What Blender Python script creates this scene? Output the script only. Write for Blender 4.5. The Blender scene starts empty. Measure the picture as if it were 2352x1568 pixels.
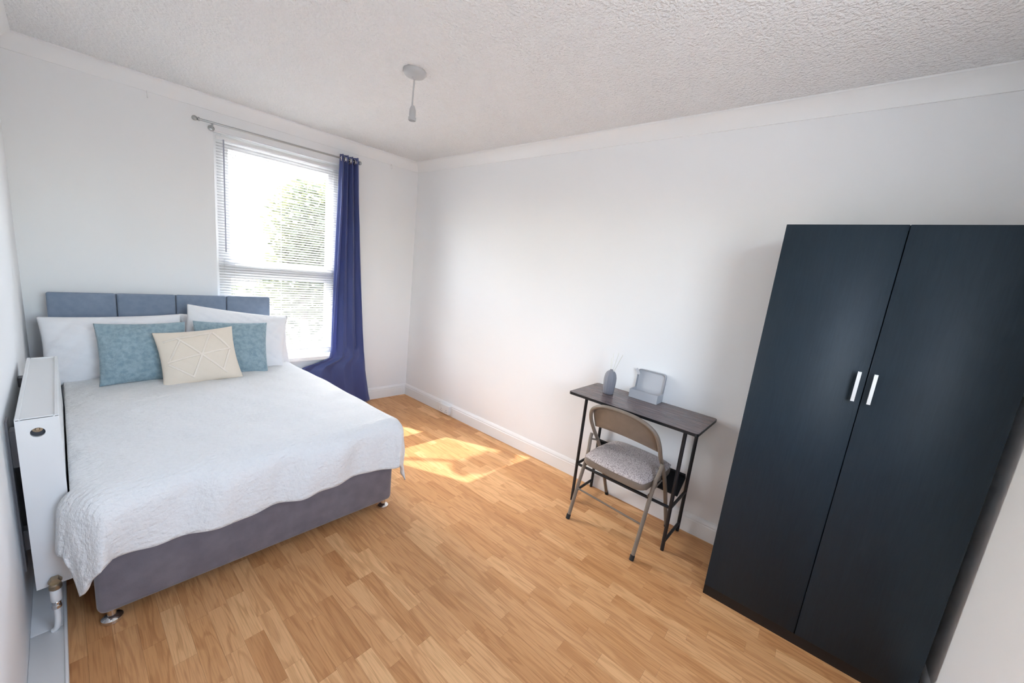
import bpy, bmesh, math, random
from mathutils import Vector, Matrix

random.seed(7)
SC = bpy.context.scene
COL = SC.collection
PI = math.pi

# ------------------------------------------------------------------ camera
CAM_H = 1.48
F_PX = 866.1
RW = Matrix(((0.645193, -0.06729, 0.761051),
             (-0.75641, -0.196499, 0.623884),
             (0.107565, -0.978192, -0.177679)))      # columns: image right, image down, forward
cam_d = bpy.data.cameras.new('camera')
cam_d.sensor_fit = 'HORIZONTAL'
cam_d.sensor_width = 36.0
cam_d.lens = F_PX / 2352.0 * 36.0
cam_d.clip_start = 0.02
cam = bpy.data.objects.new('camera', cam_d)
COL.objects.link(cam)
m3 = Matrix((RW.col[0], -RW.col[1], -RW.col[2])).transposed()
cam.matrix_world = Matrix.Translation((0, 0, CAM_H)) @ m3.to_4x4()
SC.camera = cam

# ------------------------------------------------------------------ frame of the window wall
AX, AY = 2.458, 3.505                 # corner of right wall and window wall
TH = -0.0826
UX = Vector((math.cos(TH), math.sin(TH), 0))
NW = Vector((-math.sin(TH), math.cos(TH), 0))   # points out of the room
def wp(a, d, z):
    """a = metres left of the corner along the window wall, d = metres into the room."""
    return Vector((AX, AY, 0)) - UX * a - NW * d + Vector((0, 0, z))

# ------------------------------------------------------------------ light
SC.view_settings.view_transform = 'Standard'
SC.view_settings.look = 'None'
SC.view_settings.gamma = 1.0
SC.view_settings.use_curve_mapping = False
SC.view_settings.exposure = 2.72
try:
    SC.cycles.use_denoising = True
    SC.cycles.max_bounces = 10
    SC.cycles.diffuse_bounces = 6
    SC.cycles.transparent_max_bounces = 12
    SC.cycles.sample_clamp_indirect = 8.0
    SC.cycles.use_adaptive_sampling = True
    SC.cycles.adaptive_threshold = 0.03
except Exception:
    pass

SUN_EL = math.radians(43.8)
sun_h = UX * 0.461 - NW * 0.887                       # horizontal travel of the sunlight
sun_dir = Vector((sun_h.x * math.cos(SUN_EL), sun_h.y * math.cos(SUN_EL), -math.sin(SUN_EL)))
world = bpy.data.worlds.new('sky'); SC.world = world; world.use_nodes = True
nt = world.node_tree; nt.nodes.clear()
sky = nt.nodes.new('ShaderNodeTexSky'); sky.sky_type = 'NISHITA'
sky.sun_disc = False
sky.sun_elevation = SUN_EL
sky.sun_rotation = math.atan2(-sun_h.x, -sun_h.y)
sky.air_density = 1.0; sky.dust_density = 2.0; sky.ozone_density = 1.0
bg = nt.nodes.new('ShaderNodeBackground'); bg.inputs['Strength'].default_value = 0.55
wo = nt.nodes.new('ShaderNodeOutputWorld')
hz = nt.nodes.new('ShaderNodeHueSaturation'); hz.inputs['Saturation'].default_value = 0.62     # thin white haze
nt.links.new(sky.outputs[0], hz.inputs['Color']); nt.links.new(hz.outputs[0], bg.inputs['Color']); nt.links.new(bg.outputs[0], wo.inputs['Surface'])

sl = bpy.data.lights.new('sun', 'SUN'); sl.energy = 3.5; sl.angle = math.radians(0.53); sl.color = (1.0, 0.975, 0.935)
so = bpy.data.objects.new('sun', sl); COL.objects.link(so)
so.rotation_euler = sun_dir.to_track_quat('-Z', 'Y').to_euler()
so.location = (0, 9, 9)

# portal in the window opening: guides sky sampling, gives off no light of its own
WA0, WA1, WZ0, WZ1 = 0.76, 1.68, 0.525, 2.262
pl = bpy.data.lights.new('window_portal', 'AREA'); pl.shape = 'RECTANGLE'
pl.size = WA1 - WA0; pl.size_y = WZ1 - WZ0
try: pl.cycles.is_portal = True
except Exception: pl.energy = 0
po = bpy.data.objects.new('window_portal', pl); COL.objects.link(po)
po.location = wp((WA0 + WA1) / 2, -0.16, (WZ0 + WZ1) / 2)
po.rotation_euler = (-NW).to_track_quat('-Z', 'Z').to_euler()

# unseen window added in the near wall to brighten the room with sky light
NX0, NX1, NZ0, NZ1 = 0.15, 1.30, 1.0, 2.20
pl2 = bpy.data.lights.new('fill_window_portal', 'AREA'); pl2.shape = 'RECTANGLE'
pl2.size = NX1 - NX0; pl2.size_y = NZ1 - NZ0
try: pl2.cycles.is_portal = True
except Exception: pl2.energy = 0
po2 = bpy.data.objects.new('fill_window_portal', pl2); COL.objects.link(po2)
po2.location = ((NX0 + NX1) / 2, -0.566 - 0.14, (NZ0 + NZ1) / 2)
po2.rotation_euler = Vector((0, 1, 0)).to_track_quat('-Z', 'Z').to_euler()

# ------------------------------------------------------------------ materials
def srgb(r, g, b):
    f = lambda c: (c / 255 / 12.92) if c / 255 <= 0.04045 else ((c / 255 + 0.055) / 1.055) ** 2.4
    return (f(r), f(g), f(b), 1.0)

def mat(name, color, rough=0.6, metal=0.0, spec=0.5, bump=None, mott=None, sheen=0.0, coat=0.0, extra=None):
    """bump = (scale, strength, distance[, detail]); mott = (scale, dark colour, amount)"""
    m = bpy.data.materials.new(name); m.use_nodes = True
    n = m.node_tree.nodes; l = m.node_tree.links
    p = n['Principled BSDF']
    p.inputs['Base Color'].default_value = color
    p.inputs['Roughness'].default_value = rough
    p.inputs['Metallic'].default_value = metal
    p.inputs['Specular IOR Level'].default_value = spec
    if sheen:
        p.inputs['Sheen Weight'].default_value = sheen
        p.inputs['Sheen Roughness'].default_value = 0.4
    if coat: p.inputs['Coat Weight'].default_value = coat
    tc = n.new('ShaderNodeTexCoord')
    if bump:
        t = n.new('ShaderNodeTexNoise'); t.inputs['Scale'].default_value = bump[0]
        t.inputs['Detail'].default_value = bump[3] if len(bump) > 3 else 3.0
        b = n.new('ShaderNodeBump'); b.inputs['Strength'].default_value = bump[1]; b.inputs['Distance'].default_value = bump[2]
        l.new(tc.outputs['Object'], t.inputs['Vector']); l.new(t.outputs['Fac'], b.inputs['Height']); l.new(b.outputs[0], p.inputs['Normal'])
    if mott:
        t2 = n.new('ShaderNodeTexNoise'); t2.inputs['Scale'].default_value = mott[0]; t2.inputs['Detail'].default_value = 5.0
        r = n.new('ShaderNodeValToRGB'); r.color_ramp.elements[0].position = 0.35; r.color_ramp.elements[1].position = 0.65
        r.color_ramp.elements[0].color = mott[1]; r.color_ramp.elements[1].color = color
        mx = n.new('ShaderNodeMixRGB'); mx.inputs['Fac'].default_value = mott[2]; mx.inputs['Color1'].default_value = color
        l.new(tc.outputs['Object'], t2.inputs['Vector']); l.new(t2.outputs['Fac'], r.inputs['Fac'])
        l.new(r.outputs[0], mx.inputs['Color2']); l.new(mx.outputs[0], p.inputs['Base Color'])
    return m

def translucent(m, color, fac):
    n = m.node_tree.nodes; l = m.node_tree.links
    p = n['Principled BSDF']; out = n['Material Output']
    t = n.new('ShaderNodeBsdfTranslucent'); t.inputs['Color'].default_value = color
    x = n.new('ShaderNodeMixShader'); x.inputs['Fac'].default_value = fac
    l.new(p.outputs[0], x.inputs[1]); l.new(t.outputs[0], x.inputs[2]); l.new(x.outputs[0], out.inputs['Surface'])
    return m

M = {}
def matt(name, color):
    m = bpy.data.materials.new(name); m.use_nodes = True
    n = m.node_tree.nodes; n.remove(n['Principled BSDF'])
    d = n.new('ShaderNodeBsdfDiffuse'); d.inputs['Color'].default_value = color; d.inputs['Roughness'].default_value = 0.0
    m.node_tree.links.new(d.outputs[0], n['Material Output'].inputs['Surface'])
    return m
M['wall'] = matt('matt_wall_paint', (0.87, 0.872, 0.875, 1))
M['trim'] = mat('gloss_white_paint', (0.87, 0.87, 0.865, 1), 0.35)
M['upvc'] = mat('white_plastic_frame', (0.88, 0.88, 0.88, 1), 0.3)
M['slat'] = translucent(mat('blind_slat_white', (0.70, 0.70, 0.70, 1), 0.45), (0.75, 0.75, 0.74, 1), 0.06)
M['cord'] = mat('white_cord', (0.85, 0.85, 0.83, 1), 0.7)
M['wand'] = mat('grey_clear_plastic', (0.35, 0.36, 0.42, 1), 0.2)
M['rod'] = mat('brushed_steel_rod', (0.45, 0.46, 0.46, 1), 0.3, metal=1.0)
M['chrome'] = mat('chrome', (0.75, 0.75, 0.76, 1), 0.12, metal=1.0)
M['brass'] = mat('dull_brass', (0.42, 0.34, 0.24, 1), 0.45, metal=1.0, bump=(300, 0.3, 0.001))
M['curtain'] = translucent(mat('navy_satin', srgb(82, 94, 148), 0.55, sheen=0.5, bump=(400, 0.06, 0.001)), srgb(120, 134, 200), 0.22)
M['velvet'] = mat('grey_velvet', srgb(124, 119, 126), 0.85, sheen=0.5, bump=(180, 0.15, 0.002), mott=(14, srgb(104, 99, 107), 0.6))
M['headboard'] = mat('slate_blue_fabric', srgb(128, 141, 160), 0.85, sheen=0.3, bump=(350, 0.25, 0.002), mott=(30, srgb(112, 126, 146), 0.5))
M['linen'] = mat('white_cotton', (0.83, 0.825, 0.84, 1), 0.85, sheen=0.15, bump=(18, 0.25, 0.012, 3))
M['cush_blue'] = mat('blue_green_chenille', srgb(152, 172, 180), 0.9, sheen=0.4, bump=(90, 0.7, 0.006, 4), mott=(45, srgb(120, 145, 155), 0.8))
M['cush_cream'] = mat('cream_woven', srgb(228, 215, 198), 0.9, bump=(420, 0.35, 0.002))
M['cush_line'] = mat('pale_tufted_yarn', srgb(236, 224, 210), 0.95, bump=(300, 0.5, 0.003))
M['rad'] = mat('radiator_enamel', (0.72, 0.72, 0.715, 1), 0.3)
M['rad_dark'] = mat('dark_hole', (0.03, 0.035, 0.045, 1), 0.7)
M['bracket'] = mat('grey_bracket', (0.30, 0.30, 0.32, 1), 0.5, metal=0.4)
M['black_metal'] = mat('black_powder_coat', (0.012, 0.012, 0.015, 1), 0.45)
M['black_board'] = mat('black_laminate', (0.008, 0.008, 0.009, 1), 0.4)
M['chair_metal'] = mat('taupe_enamel', srgb(126, 114, 102), 0.42, bump=(250, 0.05, 0.001), mott=(20, srgb(112, 100, 88), 0.4))
M['rubber'] = mat('dark_rubber', (0.02, 0.02, 0.02, 1), 0.8)
M['vase'] = mat('grey_ceramic', srgb(134, 134, 142), 0.5)
M['reed'] = mat('pale_reed', (0.8, 0.8, 0.74, 1), 0.8)
M['carton'] = mat('grey_card', srgb(192, 193, 197), 0.7, bump=(120, 0.05, 0.001))
M['plastic_w'] = mat('white_plastic', (0.82, 0.82, 0.81, 1), 0.35)
M['pendant'] = mat('backlit_white_plastic', (0.5, 0.5, 0.5, 1), 0.4)  # white plastic, greyed in its colour to stand for backlit shade
M['handle'] = mat('satin_nickel', (0.78, 0.78, 0.77, 1), 0.35, metal=0.6)
M['floor_joint'] = mat('floor_joint', srgb(150, 106, 70), 0.7)
M['grass'] = mat('pale_paving', (0.34, 0.335, 0.33, 1), 0.9, mott=(1.5, (0.27, 0.27, 0.26, 1), 0.6))
M['bark'] = mat('bark', (0.12, 0.09, 0.07, 1), 0.9, bump=(40, 0.6, 0.02))
M['leaf'] = translucent(mat('leaf_green', (0.16, 0.24, 0.06, 1), 0.6), (0.28, 0.36, 0.06, 1), 0.45)
M['render_wall'] = mat('pale_render', (0.55, 0.52, 0.47, 1), 0.9)

def wardrobe_mat():
    m = bpy.data.materials.new('blue_black_woodgrain'); m.use_nodes = True
    n = m.node_tree.nodes; l = m.node_tree.links; p = n['Principled BSDF']
    tc = n.new('ShaderNodeTexCoord'); mp = n.new('ShaderNodeMapping'); mp.inputs['Scale'].default_value = (60, 60, 4)
    t = n.new('ShaderNodeTexNoise'); t.inputs['Scale'].default_value = 3.0; t.inputs['Detail'].default_value = 6
    r = n.new('ShaderNodeValToRGB'); r.color_ramp.elements[0].color = (0.006, 0.014, 0.024, 1); r.color_ramp.elements[1].color = (0.012, 0.026, 0.040, 1)
    b = n.new('ShaderNodeBump'); b.inputs['Strength'].default_value = 0.25; b.inputs['Distance'].default_value = 0.002
    l.new(tc.outputs['Object'], mp.inputs[0]); l.new(mp.outputs[0], t.inputs['Vector']); l.new(t.outputs['Fac'], r.inputs['Fac'])
    l.new(r.outputs[0], p.inputs['Base Color']); l.new(t.outputs['Fac'], b.inputs['Height']); l.new(b.outputs[0], p.inputs['Normal'])
    p.inputs['Roughness'].default_value = 0.5; p.inputs['Specular IOR Level'].default_value = 0.36
    return m
M['wardrobe'] = wardrobe_mat()

def stipple_mat():
    m = matt('stippled_ceiling', (0.87, 0.87, 0.868, 1))
    n = m.node_tree.nodes; l = m.node_tree.links; d = [q for q in n if q.type == 'BSDF_DIFFUSE'][0]
    tc = n.new('ShaderNodeTexCoord')
    t = n.new('ShaderNodeTexNoise'); t.inputs['Scale'].default_value = 78; t.inputs['Detail'].default_value = 2.0
    b = n.new('ShaderNodeBump'); b.inputs['Strength'].default_value = 1.0; b.inputs['Distance'].default_value = 0.016
    l.new(tc.outputs['Object'], t.inputs['Vector']); l.new(t.outputs['Fac'], b.inputs['Height']); l.new(b.outputs[0], d.inputs['Normal'])
    return m
M['ceiling'] = stipple_mat()

def wood_mat(name, island):
    """light oak laminate strip; the tone differs from strip to strip"""
    m = bpy.data.materials.new(name); m.use_nodes = True
    n = m.node_tree.nodes; l = m.node_tree.links; p = n['Principled BSDF']
    tc = n.new('ShaderNodeTexCoord')
    if island:
        g = n.new('ShaderNodeNewGeometry'); rnd = g.outputs['Random Per Island']
    else:
        g = n.new('ShaderNodeObjectInfo'); rnd = g.outputs['Random']
    cm = n.new('ShaderNodeCombineXYZ')
    mu = n.new('ShaderNodeMath'); mu.operation = 'MULTIPLY'; mu.inputs[1].default_value = 37.0
    l.new(rnd, mu.inputs[0]); l.new(mu.outputs[0], cm.inputs[0]); l.new(mu.outputs[0], cm.inputs[1]); l.new(mu.outputs[0], cm.inputs[2])
    ad = n.new('ShaderNodeVectorMath'); ad.operation = 'ADD'
    l.new(tc.outputs['Object'], ad.inputs[0]); l.new(cm.outputs[0], ad.inputs[1])
    mp = n.new('ShaderNodeMapping'); mp.inputs['Scale'].default_value = (16, 1.6, 1)
    l.new(ad.outputs[0], mp.inputs[0])
    w = n.new('ShaderNodeTexNoise'); w.inputs['Scale'].default_value = 1.3; w.inputs['Detail'].default_value = 2; w.inputs['Distortion'].default_value = 0.6
    l.new(mp.outputs[0], w.inputs['Vector'])
    # growth rings: sine of a warped field
    mm = n.new('ShaderNodeMath'); mm.operation = 'MULTIPLY'; mm.inputs[1].default_value = 30.0
    sn = n.new('ShaderNodeMath'); sn.operation = 'SINE'
    l.new(w.outputs['Fac'], mm.inputs[0]); l.new(mm.outputs[0], sn.inputs[0])
    mp2 = n.new('ShaderNodeMapping'); mp2.inputs['Scale'].default_value = (260, 9, 1)
    fn = n.new('ShaderNodeTexNoise'); fn.inputs['Scale'].default_value = 1.0; fn.inputs['Detail'].default_value = 3
    l.new(ad.outputs[0], mp2.inputs[0]); l.new(mp2.outputs[0], fn.inputs['Vector'])
    tone = n.new('ShaderNodeValToRGB')
    e = tone.color_ramp.elements
    e[0].position = 0.0; e[0].color = srgb(207, 151, 100)
    e[1].position = 1.0; e[1].color = srgb(238, 189, 136)
    e2 = e.new(0.3); e2.color = srgb(216, 161, 108)
    e3 = e.new(0.65); e3.color = srgb(224, 171, 119)
    l.new(rnd, tone.inputs['Fac'])
    dk = n.new('ShaderNodeMixRGB'); dk.blend_type = 'MULTIPLY'; dk.inputs['Color2'].default_value = srgb(224, 210, 198)
    fr = n.new('ShaderNodeMapRange'); fr.inputs[1].default_value = 0.1; fr.inputs[2].default_value = 1.0; fr.inputs[3].default_value = 0.0; fr.inputs[4].default_value = 0.6
    l.new(sn.outputs[0], fr.inputs[0]); l.new(fr.outputs[0], dk.inputs['Fac']); l.new(tone.outputs[0], dk.inputs['Color1'])
    d2 = n.new('ShaderNodeMixRGB'); d2.blend_type = 'MULTIPLY'; d2.inputs['Color2'].default_value = srgb(222, 210, 200)
    f2 = n.new('ShaderNodeMapRange'); f2.inputs[1].default_value = 0.45; f2.inputs[2].default_value = 0.75; f2.inputs[3].default_value = 0.0; f2.inputs[4].default_value = 0.7
    l.new(fn.outputs['Fac'], f2.inputs[0]); l.new(f2.outputs[0], d2.inputs['Fac']); l.new(dk.outputs[0], d2.inputs['Color1'])
    l.new(d2.outputs[0], p.inputs['Base Color'])
    p.inputs['Roughness'].default_value = 0.42; p.inputs['Specular IOR Level'].default_value = 0.4
    return m
M['oak'] = wood_mat('oak_laminate_strip', False)
M['oak_rest'] = wood_mat('oak_laminate_rest', True)

def desk_mat():
    m = bpy.data.materials.new('dark_walnut_laminate'); m.use_nodes = True
    n = m.node_tree.nodes; l = m.node_tree.links; p = n['Principled BSDF']
    tc = n.new('ShaderNodeTexCoord'); mp = n.new('ShaderNodeMapping'); mp.inputs['Scale'].default_value = (60, 5, 10)
    t = n.new('ShaderNodeTexNoise'); t.inputs['Scale'].default_value = 1.5; t.inputs['Detail'].default_value = 6; t.inputs['Distortion'].default_value = 0.5
    r = n.new('ShaderNodeValToRGB'); r.color_ramp.elements[0].position = 0.3; r.color_ramp.elements[1].position = 0.7
    r.color_ramp.elements[0].color = srgb(78, 64, 64); r.color_ramp.elements[1].color = srgb(122, 106, 104)
    l.new(tc.outputs['Object'], mp.inputs[0]); l.new(mp.outputs[0], t.inputs['Vector']); l.new(t.outputs['Fac'], r.inputs['Fac']); l.new(r.outputs[0], p.inputs['Base Color'])
    p.inputs['Roughness'].default_value = 0.24
    return m
M['desk'] = desk_mat()

def fleece_mat():
    m = bpy.data.materials.new('crinkled_white_fleece'); m.use_nodes = True
    n = m.node_tree.nodes; l = m.node_tree.links; p = n['Principled BSDF']
    p.inputs['Base Color'].default_value = (0.79, 0.79, 0.78, 1); p.inputs['Roughness'].default_value = 0.95
    p.inputs['Sheen Weight'].default_value = 0.25
    tc = n.new('ShaderNodeTexCoord')
    t = n.new('ShaderNodeTexNoise'); t.inputs['Scale'].default_value = 55; t.inputs['Detail'].default_value = 4
    mp = n.new('ShaderNodeMapping'); mp.inputs['Scale'].default_value = (0.7, 1.6, 1)
    b = n.new('ShaderNodeBump'); b.inputs['Strength'].default_value = 0.8; b.inputs['Distance'].default_value = 0.012
    l.new(tc.outputs['Object'], mp.inputs[0]); l.new(mp.outputs[0], t.inputs['Vector']); l.new(t.outputs['Fac'], b.inputs['Height']); l.new(b.outputs[0], p.inputs['Normal'])
    return m
M['fleece'] = fleece_mat()

def weave_mat():
    m = bpy.data.materials.new('grey_white_woven_seat'); m.use_nodes = True
    n = m.node_tree.nodes; l = m.node_tree.links; p = n['Principled BSDF']
    tc = n.new('ShaderNodeTexCoord')
    v = n.new('ShaderNodeTexVoronoi'); v.inputs['Scale'].default_value = 1.0
    mp = n.new('ShaderNodeMapping'); mp.inputs['Scale'].default_value = (150, 220, 60)
    r = n.new('ShaderNodeValToRGB'); r.color_ramp.elements[0].position = 0.2; r.color_ramp.elements[1].position = 0.75
    r.color_ramp.elements[0].color = srgb(216, 206, 202); r.color_ramp.elements[1].color = srgb(150, 138, 136)
    b = n.new('ShaderNodeBump'); b.inputs['Strength'].default_value = 0.5; b.inputs['Distance'].default_value = 0.003; b.invert = True
    l.new(tc.outputs['Object'], mp.inputs[0]); l.new(mp.outputs[0], v.inputs['Vector']); l.new(v.outputs['Distance'], r.inputs['Fac'])
    l.new(r.outputs[0], p.inputs['Base Color']); l.new(v.outputs['Distance'], b.inputs['Height']); l.new(b.outputs[0], p.inputs['Normal'])
    p.inputs['Roughness'].default_value = 0.9
    return m
M['weave'] = weave_mat()

def glass_mat():
    m = bpy.data.materials.new('window_glass'); m.use_nodes = True
    n = m.node_tree.nodes; l = m.node_tree.links; out = n['Material Output']; n.remove(n['Principled BSDF'])
    t = n.new('ShaderNodeBsdfTransparent'); t.inputs['Color'].default_value = (0.95, 0.97, 0.96, 1)
    g = n.new('ShaderNodeBsdfGlossy'); g.inputs['Roughness'].default_value = 0.02
    x = n.new('ShaderNodeMixShader'); x.inputs['Fac'].default_value = 0.06
    l.new(t.outputs[0], x.inputs[1]); l.new(g.outputs[0], x.inputs[2]); l.new(x.outputs[0], out.inputs['Surface'])
    return m
M['glass'] = glass_mat()

# ------------------------------------------------------------------ mesh helpers
def obj(name, bm, m, parent=None, smooth=False, loc=None):
    me = bpy.data.meshes.new(name)
    bmesh.ops.recalc_face_normals(bm, faces=bm.faces)
    bm.to_mesh(me); bm.free()
    if m: me.materials.append(M[m] if isinstance(m, str) else m)
    if smooth:
        for p in me.polygons: p.use_smooth = True
        try: me.set_sharp_from_angle(angle=math.radians(smooth if smooth is not True else 40))
        except Exception: pass
    o = bpy.data.objects.new(name, me); COL.objects.link(o)
    if parent: o.parent = parent
    if loc is not None: o.location = loc
    return o

def empty(name, loc=(0, 0, 0), rz=0.0):
    o = bpy.data.objects.new(name, None); COL.objects.link(o)
    o.location = loc; o.rotation_euler = (0, 0, rz); o.empty_display_size = 0.1
    return o

def tag(o, label, cat, group=None):
    o['label'] = label; o['category'] = cat
    if group: o['group'] = group
    return o

def struct(o, label=None):
    o['kind'] = 'structure'
    if label: o['label'] = label
    return o

def box(bm, x0, x1, y0, y1, z0, z1, mx=None):
    vs = [bm.verts.new(v) for v in ((x0, y0, z0), (x1, y0, z0), (x1, y1, z0), (x0, y1, z0), (x0, y0, z1), (x1, y0, z1), (x1, y1, z1), (x0, y1, z1))]
    if mx is not None:
        for v in vs: v.co = mx @ v.co
    for f in ((0, 3, 2, 1), (4, 5, 6, 7), (0, 1, 5, 4), (1, 2, 6, 5), (2, 3, 7, 6), (3, 0, 4, 7)): bm.faces.new([vs[i] for i in f])
    return vs

def bevel(bm, w, seg=2, edges=None):
    bmesh.ops.bevel(bm, geom=list(edges if edges is not None else bm.edges), offset=w, segments=seg, profile=0.5, affect='EDGES', clamp_overlap=True)

def bbox(name, x0, x1, y0, y1, z0, z1, m, parent=None, bev=0.0, seg=2, mx=None):
    bm = bmesh.new(); box(bm, x0, x1, y0, y1, z0, z1)
    if bev: bevel(bm, bev, seg)
    if mx is not None: bmesh.ops.transform(bm, matrix=mx, verts=bm.verts)
    return obj(name, bm, m, parent, smooth=bool(bev) and 50)

def tube(bm, pts, r, seg=10, closed=False, cap=True):
    pts = [Vector(p) for p in pts]; n = len(pts); rings = []
    up = None
    for i, p in enumerate(pts):
        if closed: t = pts[(i + 1) % n] - pts[i - 1]
        elif i == 0: t = pts[1] - pts[0]
        elif i == n - 1: t = pts[-1] - pts[-2]
        else: t = (pts[i + 1] - p).normalized() + (p - pts[i - 1]).normalized()
        t.normalize()
        if up is None:
            up = Vector((0, 0, 1)) if abs(t.z) < 0.9 else Vector((1, 0, 0))
        a = t.cross(up).normalized(); b = a.cross(t).normalized(); up = b
        rr = r[i] if isinstance(r, (list, tuple)) else r
        rings.append([bm.verts.new(p + a * math.cos(2 * PI * k / seg) * rr + b * math.sin(2 * PI * k / seg) * rr) for k in range(seg)])
    for i in range(n - (0 if closed else 1)):
        A_, B_ = rings[i], rings[(i + 1) % n]
        for k in range(seg): bm.faces.new((A_[k], A_[(k + 1) % seg], B_[(k + 1) % seg], B_[k]))
    if cap and not closed:
        bm.faces.new(rings[0][::-1]); bm.faces.new(rings[-1])

def smooth_path(pts, n=6):
    """Catmull-Rom through the points."""
    pts = [Vector(p) for p in pts]; out = []
    for i in range(len(pts) - 1):
        p0 = pts[max(i - 1, 0)]; p1 = pts[i]; p2 = pts[i + 1]; p3 = pts[min(i + 2, len(pts) - 1)]
        for k in range(n):
            t = k / n
            out.append(0.5 * ((2 * p1) + (-p0 + p2) * t + (2 * p0 - 5 * p1 + 4 * p2 - p3) * t * t + (-p0 + 3 * p1 - 3 * p2 + p3) * t ** 3))
    out.append(pts[-1]); return out

def tube_obj(name, pts, r, m, parent=None, seg=10):
    bm = bmesh.new(); tube(bm, pts, r, seg); return obj(name, bm, m, parent, smooth=60)

def lathe(bm, prof, seg=24, mx=None, rib=None):
    rings = []
    for r, z in prof:
        ring = []
        for k in range(seg):
            a = 2 * PI * k / seg; rr = r * (1 + (rib(a) if rib else 0))
            v = Vector((rr * math.cos(a), rr * math.sin(a), z))
            if mx is not None: v = mx @ v
            ring.append(bm.verts.new(v))
        rings.append(ring)
    for A_, B_ in zip(rings, rings[1:]):
        for k in range(seg): bm.faces.new((A_[k], A_[(k + 1) % seg], B_[(k + 1) % seg], B_[k]))
    bm.faces.new(rings[0][::-1]); bm.faces.new(rings[-1])

def prism(bm, poly, z0, z1, mx=None):
    lo = [bm.verts.new((x, y, z0)) for x, y in poly]; hi = [bm.verts.new((x, y, z1)) for x, y in poly]
    if mx is not None:
        for v in lo + hi: v.co = mx @ v.co
    n = len(poly)
    bm.faces.new(lo[::-1]); bm.faces.new(hi)
    for i in range(n): bm.faces.new((lo[i], lo[(i + 1) % n], hi[(i + 1) % n], hi[i]))

def sweep_profile(bm, prof, fa, fb):
    """prof = list of 2-D profile points; fa / fb map a profile point to the start / end section."""
    A_ = [bm.verts.new(fa(p)) for p in prof]; B_ = [bm.verts.new(fb(p)) for p in prof]; n = len(prof)
    for i in range(n): bm.faces.new((A_[i], A_[(i + 1) % n], B_[(i + 1) % n], B_[i]))
    bm.faces.new(A_[::-1]); bm.faces.new(B_)

def noise2(x, y, s=0):
    return (math.sin(x * 1.7 + s) * math.cos(y * 2.3 - s * 1.3) + 0.5 * math.sin(x * 3.9 - y * 2.1 + s * 2.1) + 0.35 * math.cos(x * 5.3 + y * 6.1 + s)) / 1.85

# ------------------------------------------------------------------ setting: shell
XL, XR, YN, ZC = -0.157, AX, -0.566, 2.47
T = 0.12
far_l = wp(0, 0, 0)
def yw(x):            # y of the window wall at a given x
    return AY + (x - AX) * math.tan(TH)
# floor slab
bm = bmesh.new()
prism(bm, [(XL - T, YN - T), (XR + T, YN - T), (XR + T, yw(XR + T) + 0.3), (XL - T, yw(XL - T) + 0.3)], -0.12, -0.004)
floor = struct(obj('floor', bm, 'floor_joint'), 'light oak laminate floor laid in narrow strips')
bm = bmesh.new()
prism(bm, [(XL - T, YN - T), (XR + T, YN - T), (XR + T, yw(XR + T) + 0.2), (XL - T, yw(XL - T) + 0.2)], ZC, ZC + 0.12)
struct(obj('ceiling', bm, 'ceiling'), 'white stippled ceiling')
struct(bbox('wall_right', XR, XR + T, YN - T, AY + 0.3, -0.12, ZC, 'wall'), 'plain white wall behind desk and wardrobe')
struct(bbox('wall_left', XL - T, XL, YN - T, yw(XL) + 0.3, -0.12, ZC, 'wall'), 'plain white wall behind the radiator')
bm = bmesh.new()
box(bm, XL, NX0, YN - T, YN, -0.12, ZC); box(bm, NX1, XR, YN - T, YN, -0.12, ZC)
box(bm, NX0, NX1, YN - T, YN, -0.12, NZ0); box(bm, NX0, NX1, YN - T, YN, NZ1, ZC)
struct(obj('wall_near', bm, 'wall'), 'plain white wall beside the wardrobe')
# window wall with opening (window frame coordinates, then moved into place)
MW = Matrix.Translation((AX, AY, 0)) @ Matrix(((-UX.x, -NW.x, 0, 0), (-UX.y, -NW.y, 0, 0), (0, 0, 1, 0), (0, 0, 0, 1)))   # (a, d, z) -> world
aL = (AX - XL) / math.cos(TH) + 0.0
WD = 0.24
bm = bmesh.new()
A0 = -0.0
box(bm, A0, WA0, -WD, 0, -0.12, ZC); box(bm, WA1, aL + 0.02, -WD, 0, -0.12, ZC)
box(bm, WA0, WA1, -WD, 0, -0.12, WZ0 - 0.03); box(bm, WA0, WA1, -WD, 0, WZ1, ZC)
bmesh.ops.transform(bm, matrix=MW, verts=bm.verts)
struct(obj('wall_window', bm, 'wall'), 'white wall with the window and the headboard')

# cornices (hollow cove) and skirting
cove = [(0, 0), (0.0, -0.085), (0.008, -0.085), (0.012, -0.074), (0.02, -0.058), (0.034, -0.036), (0.05, -0.018), (0.062, -0.010), (0.070, -0.008), (0.070, 0)]
bm = bmesh.new()
sweep_profile(bm, cove, lambda p: (XR - p[0], YN, ZC + p[1]), lambda p: (XR - p[0], AY + 0.1, ZC + p[1]))
struct(obj('trim_1', bm, 'trim', smooth=30), 'white cove cornice along the right wall')
bm = bmesh.new()
sweep_profile(bm, cove, lambda p: wp(-0.01, p[0], ZC + p[1]), lambda p: wp(aL, p[0], ZC + p[1]))
struct(obj('trim_2', bm, 'trim', smooth=30), 'white cove cornice above the window')
bm = bmesh.new()
sweep_profile(bm, cove, lambda p: (XL + p[0], YN, ZC + p[1]), lambda p: (XL + p[0], yw(XL), ZC + p[1]))
struct(obj('trim_3', bm, 'trim', smooth=30), 'white cove cornice along the left wall')
bm = bmesh.new()
sweep_profile(bm, cove, lambda p: (XL, YN + p[0], ZC + p[1]), lambda p: (XR, YN + p[0], ZC + p[1]))
struct(obj('trim_4', bm, 'trim', smooth=30), 'white cove cornice behind the wardrobe')
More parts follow.
